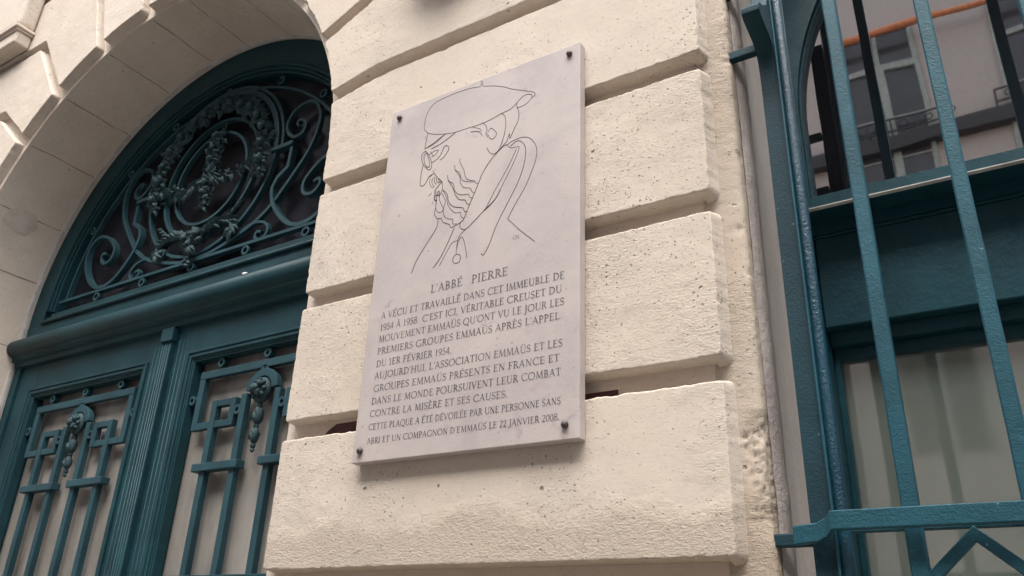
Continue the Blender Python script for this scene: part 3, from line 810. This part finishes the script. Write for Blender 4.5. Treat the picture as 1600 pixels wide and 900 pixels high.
gl = MB(); path = [(CX + .350 * math.cos(R(a)), 3.480 + .350 * math.sin(R(a))) for a in [-14 + 208 * i / 30 for i in range(31)]]
cluster(gl, path, .032, .044, 260)
for k in range(1, 30, 2): flower(gl, path[k][0] + rnd.gauss(0, .008), YI0 - .016, path[k][1], .040)
gl.build('garland', M['relief'], fan)
gl = MB(); path = [(CX + .02 + .015 * math.sin(i * .8), 3.695 - .385 * i / 20) for i in range(21)]
cluster(gl, path[:11], .030, .040, 60); cluster(gl, path[8:], .016, .032, 60)
for z_ in (3.66, 3.60, 3.54, 3.42, 3.37): flower(gl, CX + .022, YI0 - .02, z_, .032)
gl.build('flower_drop', M['relief'], fan)
gl = MB()
for s_ in (-1, 1):
    sw = [(CX + s_ * (.28 - .27 * i / 12) + .01, 3.485 - .050 * math.sin(math.pi * i / 12) - .01 * i / 12) for i in range(13)]
    cluster(gl, sw, .012, .030, 26)
    for i in range(34):
        k = rnd.randrange(12); p_ = sw[k]; base_a = -20 if s_ > 0 else 200
        gl.leaf((p_[0], YI0 - .008 - .012 * rnd.random(), p_[1] + rnd.gauss(0, .006)), R(base_a + s_ * rnd.gauss(-14, 26)), .050 + .025 * rnd.random(), .017, .011)
gl.build('leaf_swag', M['relief'], fan)
ac = MB()
for s_ in (-1, 1):
    sc_ = [(CX + s_ * a, b) for a, b in crom([(.02, 3.15), (.08, 3.19), (.15, 3.205), (.215, 3.195), (.245, 3.165), (.235, 3.135), (.205, 3.13), (.195, 3.15), (.212, 3.16)], 6)]
    ac.strip(sc_, YI0 - .010, YI1, .011)
    for i in range(1, 30, 2):
        (x, z), (x2, z2) = sc_[i], sc_[i + 1]; ta = math.degrees(math.atan2(z2 - z, x2 - x))
        for off in (26, -26):
            ac.leaf((x, YI0 - .012, z), R(ta + off + rnd.gauss(0, 6)), .046 + .012 * rnd.random(), .017, .010)
    ac.blob((CX + s_ * .215, YI0 - .012, 3.145), .013, 8, 6, .4)
    for i in range(8): ac.leaf((CX + s_ * (.18 + .012 * i), YI0 - .008, 3.200 + .010 * i), R(90 - s_ * (50 + 25 * (i % 2) * 2 - 25)), .034 - .002 * i, .013, .008)
for i in range(11): ac.leaf((CX, YI0 - .016, 3.125), R(10 + 16 * i), .085, .022, .012)
for i in range(6): ac.leaf((CX, YI0 - .020, 3.125), R(-140 + 20 * i), .052, .020, .012)
for i in range(10): ac.blob((CX + rnd.gauss(0, .010), YI0 - .018, 3.085 - .006 * i), .008, 7, 5, .3)
flower(ac, CX - .035, YI0 - .020, 3.16, .036); flower(ac, CX + .04, YI0 - .020, 3.165, .036)
cluster(ac, [(CX - .07, 3.16), (CX, 3.185), (CX + .07, 3.16)], .022, .034, 14)
ac.build('acanthus_ornament', M['relief'], fan)

# ---------------------------------------------------------------- door leaves
def door_leaf(cx, sgn, label):
    t = thing('door_leaf', label, 'door', 'teal door leaves')
    HW = .5485
    xo = (CX - sgn * 0 if False else 0)
    x_in = CX - sgn * .034 if False else None
    a, b = (CX - RA + .052, CX - .002) if sgn < 0 else (CX + .002, CX + RA - .052)
    P0, P1, PT, PBm = cx - .398, cx + .398, 2.598, 1.822      # glazed opening
    mb = MB(); y0, y1 = .410, .465
    mb.box(a, P0, y0, y1, .03, 2.748); mb.box(P1, b, y0, y1, .03, 2.748)
    mb.box(P0 + .0005, P1 - .0005, y0 + .0004, y1 - .0004, PT, 2.7475); mb.box(P0 + .0005, P1 - .0005, y0 + .0004, y1 - .0004, .031, PBm - .02)
    mb.build('stiles', M['door'], t, bevel=.002)
    # panel moulding: stepped frame round the opening
    mb = MB()
    def frame(mb, x0, x1, z0, z1, w_, ya, yb):
        mb.box(x0, x0 + w_, ya, yb, z0, z1); mb.box(x1 - w_, x1, ya, yb, z0, z1)
        mb.box(x0 + w_ + .0003, x1 - w_ - .0003, ya + .0003, yb, z1 - w_, z1 - .0003); mb.box(x0 + w_ + .0003, x1 - w_ - .0003, ya + .0003, yb, z0 + .0003, z0 + w_)
    frame(mb, P0 - .036, P1 + .036, PBm - .056, PT + .036, .012, .400, .412)
    frame(mb, P0 - .024, P1 + .024, PBm - .044, PT + .024, .016, .404, .4115)
    frame(mb, P0 - .008, P1 + .008, PBm - .026, PT + .008, .016, .414, .455)
    mb.build('panel_moulding', M['door'], t, bevel=.003, seg=2)
    mb = MB(); mb.box(P0 - .005, P1 + .005, .4655, .472, PBm - .03, PT + .005); mb.build('pane', M['glass_door'], t)
    # meeting stile flutes
    mb = MB()
    for k in range(3):
        xx = CX + sgn * (.052 + .024 * k); mb.tube([(xx, .4105, .1), (xx, .4105, 2.70)], .0022, 6)
    mb.build('flutes', M['door'], t)
    # iron grille, symmetric about the leaf centre
    ya, yb = .424, .448
    W_ = .030
    mb = MB()
    mb.box(cx - .352, cx + .352, ya, yb, 2.515, 2.545)
    for s_ in (-1, 1):
        pth = [(cx + s_ * .337, 2.5145), (cx + s_ * .337, 2.333), (cx + s_ * .142, 2.333), (cx + s_ * .142, 2.408), (cx + s_ * .240, 2.408), (cx + s_ * .240, 1.80)]
        # Greek key drawn as butted flat bars
        mb.box(min(pth[0][0], pth[0][0]) - .015, pth[0][0] + .015, ya + .001, yb, 2.318, 2.5148)
        xa, xb_ = sorted((cx + s_ * .3218, cx + s_ * .2555)); mb.box(xa, xb_, ya + .001, yb, 2.318, 2.344)
        xa, xb_ = sorted((cx + s_ * .2245, cx + s_ * .1555)); mb.box(xa, xb_, ya + .001, yb, 2.318, 2.344)
        xa, xb_ = sorted((cx + s_ * .155, cx + s_ * .127)); mb.box(xa, xb_, ya, yb, 2.318, 2.422)
        xa, xb_ = sorted((cx + s_ * .2245, cx + s_ * .1555)); mb.box(xa, xb_, ya + .0005, yb, 2.396, 2.422)
        xa, xb_ = sorted((cx + s_ * .2545, cx + s_ * .2250)); mb.box(xa, xb_, ya - .001, yb, 1.795, 2.4222)
        xa, xb_ = sorted((cx + s_ * .0990, cx + s_ * .0700)); mb.box(xa, xb_, ya - .001, yb, 1.795, 2.428)
    mb.build('grille_bars', M['iron'], t, bevel=.0022, seg=2)
    mb = MB(); mb.strip([(cx - .0845, 2.4285)] + [(cx - .064, 2.4285)] + arc(cx, 2.436, .0655, 180, 0, 24) + [(cx + .064, 2.4285), (cx + .0845, 2.4285)] if False else arc(cx, 2.430, .0655, 176, 4, 28), ya - .002, yb, .029)
    mb.build('grille_arch', M['iron'], t, bevel=.002)
    for s_ in (-1, 1):
        xa, xb_ = sorted((cx + s_ * .287, cx + s_ * .052))
        mb = MB(); mb.box(xa, xb_, ya - .012, yb + .004, 2.160, 2.189); mb.build('grille_collar', M['iron'], t, bevel=.003)
    for dx, dz in ((-.248, 2.5705), (0, 2.5705), (.248, 2.5705), (-.376, 2.437), (.376, 2.437), (-.113, 2.374), (.113, 2.374), (0, 2.5055)):
        mb = MB(); circle(mb, cx + dx, dz, .0135, .0095, ya, yb, 20); mb.build('grille_ring', M['iron'], t)
    mb = MB(); mb.blob((cx, ya + .004, 2.430), .044, 18, 12, 0, (.98, .55, 1.08))
    for k in range(7): mb.leaf((cx - .004, ya - .018, 2.412 + .004 * k), R(40 + 25 * k), .030, .018, .012)
    mb.blob((cx - .004, ya - .022, 2.432), .018, 9, 7, .5); mb.blob((cx + .012, ya - .020, 2.446), .013, 9, 7, .5); mb.blob((cx + .008, ya - .020, 2.415), .014, 9, 7, .5)
    for k in range(9): mb.blob((cx + .030 * math.cos(k * .7), ya - .014, 2.430 + .032 * math.sin(k * .7)), .009, 7, 5, .3)
    mb.build('medallion', M['relief'], t)
    mb = MB(); mb.tube([(cx, ya + .008, 2.392), (cx, ya + .008, 2.225)], .006, 8)
    mb.blob((cx, ya + .005, 2.372), .011, 9, 6, .2); mb.blob((cx, ya + .005, 2.338), .021, 12, 9, .25, (1, .9, 1.55)); mb.blob((cx, ya + .005, 2.301), .011, 9, 6, .2)
    mb.blob((cx, ya + .005, 2.268), .017, 12, 9, .25, (1, .9, 1.7)); mb.blob((cx, ya + .005, 2.232), .010, 9, 6, .3); mb.blob((cx, ya + .005, 2.216), .008, 8, 6, .3)
    for k in range(5):
        mb.leaf((cx - .012 + .006 * k, ya - .014, 2.315), R(70 + 10 * k), .036, .010, .006); mb.leaf((cx - .010 + .005 * k, ya - .012, 2.248), R(70 + 10 * k), .032, .009, .005)
    mb.build('pendant', M['relief'], t)
    if sgn > 0:
        mb = MB()
        mb.box(CX - .030, CX + .030, .388, .4095, .05, 2.690)
        for k in (-1.15, -.35, .35, 1.15): mb.tube([(CX + .019 * k, .3885, .05), (CX + .019 * k, .3885, 2.69)], .0026, 6)
        mb.build('astragal', M['door'], t)
        mb = MB(); mb.box(CX - .036, CX + .036, .378, .4095, 2.6905, 2.7485); mb.build('astragal_cap', M['door'], t, bevel=.004)
    return t
door_leaf(-2.013, -1, 'left teal door leaf with ironwork over frosted glass, wholly in view')
door_leaf(-.901, 1, 'right teal door leaf with ironwork, partly hidden by the stone pier')

# ---------------------------------------------------------------- window behind the grille
win = thing('arched_window', 'dark teal arched window right of the pier with reflecting glass above a painted panel', 'window')
def arch_frame(mb, r0, r1, y0, y1, z0, cz=CWZ, co=CWZ):
    o_ = [(CW - r1, z0)] + arc(CW, co, r1, 180, 0, 64) + [(CW + r1, z0)]
    i_ = [(CW + r0, z0)] + arc(CW, cz, r0, 0, 180, 64) + [(CW - r0, z0)]
    mb.poly_prism(o_ + i_, y0, y1)
YS, YG = .360, .400
mb = MB(); arch_frame(mb, .790, .8365, .440, .52, ZS + .001, co=CWS); mb.build('frame', M['sash'], win, tri=True)
mb = MB(); arch_frame(mb, .770, .8345, YS, .4395, 2.606, co=CWS); mb.box(CW - .7695, CW + .7695, YS, .4395, 2.606, 2.634); mb.build('upper_sash', M['sash'], win, tri=True, bevel=.002)
mb = MB(); arch_frame(mb, .764, .7695, YS + .012, .41, 2.636); mb.build('glazing_bead', M['sash'], win, tri=True)
mb = MB(); mb.box(CW - .834, CW + .834, YS - .002, YS + .012, 2.6028, 2.6055); mb.build('drip_edge', M['caulk'], win)
mb = MB(); mb.poly_prism([(CW - .768, 2.620), (CW + .768, 2.620)] + arc(CW, CWZ, .768, 0, 180, 64), YG, YG + .006); mb.build('upper_pane', M['glass_up'], win, tri=True)
mb = MB(); mb.box(CW - .789, CW + .789, .4395, .53, 2.572, 2.606); mb.build('shadow_board', M['sash'], win)
mb = MB(); mb.box(CW - .789, CW + .789, .447, .53, 2.331, 2.5635); mb.build('spandrel_panel', M['sash'], win, bevel=.003)
mb = MB(); mb.box(CW - .789, CW + .789, .443, .53, 2.564, 2.5715); mb.build('panel_bead', M['sash'], win, bevel=.002)
mb = MB(); mb.box(CW - .789, CW + .789, .480, .535, 2.296, 2.3305); mb.box(CW - .789, CW + .789, .506, .535, 2.268, 2.2955); mb.build('ledge', M['sash'], win, bevel=.002)
mb = MB(); mb.box(CW - .789, CW - .777, .500, .535, ZS + .02, 2.2675); mb.box(CW + .777, CW + .789, .500, .535, ZS + .02, 2.2675); mb.build('lower_frame', M['sash'], win)
mb = MB(); mb.box(CW - .777, CW + .777, .528, .535, ZS + .02, 2.272); mb.build('lower_pane', M['glass_low'], win)
mb = MB(); mb.box(CW - .84, CW + .84, .60, .61, .9, 3.75); mb.build('dark_room_lining', M['black'], win)

# ---------------------------------------------------------------- grille
gr = thing('window_grille', 'teal painted iron window guard of square bars with a flat rail, fixed to the stone', 'grille')
YGR = .030
BARS = [1.168 + .169 * k for k in range(0, 8)]
def wob(mb, x, y, w_, z0, z1, dx=0):
    """square bar with slightly uneven hand-painted faces"""
    K = int((z1 - z0) / .02); b = len(mb.v)
    for i in range(K + 1):
        z = z0 + (z1 - z0) * i / K
        j = .0006 * noise.noise(Vector((x * 7, 1.3, z * 11))); h = w_ / 2 + .0004 * noise.noise(Vector((x * 5, 4.2, z * 23)))
        c = .0028
        ring = [(-h, -h + c), (-h + c, -h), (h - c, -h), (h, -h + c), (h, h), (-h, h)]
        mb.v += [(x + j + a, y + h + d, z) for a, d in ring]
    for i in range(K):
        for k in range(6):
            mb.f.append((b + i * 6 + k, b + i * 6 + (k + 1) % 6, b + (i + 1) * 6 + (k + 1) % 6, b + (i + 1) * 6 + k)); mb.sm.append(False)
    mb.f.append(tuple(b + k for k in range(6))); mb.sm.append(False); mb.f.append(tuple(b + K * 6 + 5 - k for k in range(6))); mb.sm.append(False)
for x in BARS:
    mb = MB(); wob(mb, x, YGR, .0265, 1.10, 3.95); mb.build('bar', M['bar'], gr)
# lower rail, cranked back at its end
mb = MB()
zr0, zr1 = 1.8085, 1.8395
pl = [(.984, .012, -.019), (1.024, .011, -.016), (1.040, .006, -.009), (1.050, -.004, 0), (1.06, -.006, 0), (2.60, -.006, 0)]
TH_ = .020
for x, y, dz in pl:
    mb.v += [(x, y, zr0 + dz), (x, y + TH_, zr0 + dz), (x, y + TH_, zr1 + dz), (x, y, zr1 + dz)]
for i in range(len(pl) - 1):
    for k in range(4):
        mb.f.append((i * 4 + k, i * 4 + (k + 1) % 4, (i + 1) * 4 + (k + 1) % 4, (i + 1) * 4 + k)); mb.sm.append(False)
mb.f.append((0, 1, 2, 3)); mb.sm.append(False); e = (len(pl) - 1) * 4; mb.f.append((e + 3, e + 2, e + 1, e)); mb.sm.append(False)
mb.build('rail', M['bar'], gr, bevel=.002)
mb = MB(); mb.box(1.05, 2.6, .0575, .075, 1.812, 1.836); mb.build('rear_rail', M['bar'], gr, bevel=.002)
mb = MB(); mb.box(1.05, 2.6, .0575, .075, 3.90, 3.94); mb.build('upper_rail', M['bar'], gr, bevel=.002)
mb = MB(); mb.box(1.0, 2.6, YGR - .005, YGR + .04, 1.075, 1.0995); mb.build('bottom_rail', M['bar'], gr, bevel=.002)
# chevrons under the rail
for k in range(0, 7):
    xa = 1.168 + .169 * k; apex = xa + .0845
    for sg, zz0, zz1 in ((1, 1.734, 1.800), (-1, 1.727, 1.661)):
        mb = MB(); mb.strip([(apex - .071, zz0), (apex, zz1), (apex + .071, zz0)], YGR + .002, YGR + .020, .0175)
        mb.build('brace', M['bar'], gr, bevel=.0015)
# side post: flat bar that curls outward at the top, with a rounded bead along it
mb = MB()
px0, px1 = 1.008, 1.046
side = [(.041, 1.10), (.041, 2.72), (.039, 2.775), (.033, 2.815), (.020, 2.836), (.000, 2.844), (-.035, 2.850), (-.062, 2.856), (-.070, 2.864), (-.071, 2.876), (-.062, 2.888), (-.030, 2.905), (.004, 2.935), (.025, 2.98), (.034, 3.05), (.036, 3.40)]
side_b = [(y + .008, z) for y, z in side]
n = len(side)
for x in (px0, px1):
    mb.v += [(x, y, z) for y, z in side]
for i in range(n - 1): mb.f.append((i, i + 1, n + i + 1, n + i)); mb.sm.append(i > 1)
back = [(.052, 1.10), (.052, 3.40)]
b = len(mb.v)
for x in (px0, px1): mb.v += [(x, y, z) for y, z in back]
mb.f.append(tuple(list(range(n)) + [b + 1, b])); mb.sm.append(False)
mb.f.append(tuple([b + 2, b + 3] + list(range(2 * n - 1, n - 1, -1)))); mb.sm.append(False)
mb.build('side_post', M['post'], gr, tri=True, bevel=.0012)
mb = MB()
mb.tube([(1.058, .050, 1.10 + i * .05) for i in range(58)], lambda t: .0125 * (1 + .02 * math.sin(t * 90)), 14)
mb.build('post_bead', M['bead'], gr)
mb = MB(); mb.box(1.0463, 1.0500, .030, .056, 1.10, 2.99); mb.build('post_edge', M['bar'], gr, bevel=.001)
for z in (1.802, 2.865, 3.052):
    mb = MB(); mb.box(.940, 1.0075, .046, .066, z - .011, z + .011); mb.build('wall_anchor', M['post'], gr, bevel=.003)

# ---------------------------------------------------------------- house across the street (seen in the window glass)
op = thing('opposite_house', 'pale pinkish house across the street mirrored in the window glass', 'house')
YO = -8.0
mb = MB(); mb.box(-60, 40, YO - 6, YO, -.12, 12.2); mb.build('wall', M['opp'], op)
mb = MB(); mb.box(-40, 30, YO + .001, YO + .16, 7.86, 8.05); mb.build('ledge', M['black'], op)
mb = MB(); mb.box(-60, 40, YO + .001, YO + .35, 11.6, 11.95); mb.box(-60, 40, YO + .001, YO + .14, 6.75, 6.95); mb.box(-60, 40, YO + .001, YO + .08, 3.2, 3.4); mb.build('cornice', M['oppstone'], op, bevel=.02)
for k in range(-9, 3):
    for zb_, hh in ((7.0, 2.85), (3.9, 2.2)):
        x = .655 + 1.83 * k
        mb = MB()
        a, b = x - .42, x + .42
        mb.box(a - .06, a, YO + .002, YO + .05, zb_, zb_ + hh); mb.box(b, b + .06, YO + .002, YO + .05, zb_, zb_ + hh)
        mb.box(a, b, YO + .002, YO + .05, zb_ + hh - .07, zb_ + hh); mb.box(a, b, YO + .0025, YO + .045, zb_ + hh - .70, zb_ + hh - .62)
        mb.box(x - .05, x + .05, YO + .0025, YO + .047, zb_, zb_ + hh - .70); mb.box(x - .03, x + .03, YO + .0025, YO + .047, zb_ + hh - .62, zb_ + hh - .07)
        for q in (.75, 1.4): mb.box(a, x - .05, YO + .003, YO + .03, zb_ + q, zb_ + q + .03); mb.box(x + .05, b, YO + .003, YO + .03, zb_ + q, zb_ + q + .03)
        wf = mb.build('window', M['oppframe'], op)
        mb = MB(); mb.box(a, b, YO + .001, YO + .012, zb_, zb_ + hh - .02); mb.build('pane', M['glass_opp'], wf)
    mb = MB(); x = .655 + 1.83 * k; yb_ = YO + .30
    yb_ = YO + .14
    mb.box(x - .60, x + .60, yb_ - .02, yb_, 8.31, 8.335); mb.box(x - .60, x + .60, yb_ - .02, yb_, 8.12, 8.14)
    for q in range(5):
        a_ = x - .60 + .29375 * q
        mb.box(a_, a_ + .025, yb_ - .018, yb_ - .003, 8.051, 8.31); mb.tube([(a_ + .16 + .05 * math.cos(u * .6283), yb_ - .01, 8.225 + .05 * math.sin(u * .6283)) for u in range(10)], .009, 6, closed=True)
    mb.build('balcony', M['black'], op)
pp = MB(); pp.tube([(-3, YO + .25, 9.64), (8, YO + .25, 9.64)], .05, 12)
po = pp.build('orange_pipe', M['orange']); po['label'] = 'long orange pipe mirrored across the upper window glass'; po['category'] = 'pipe'
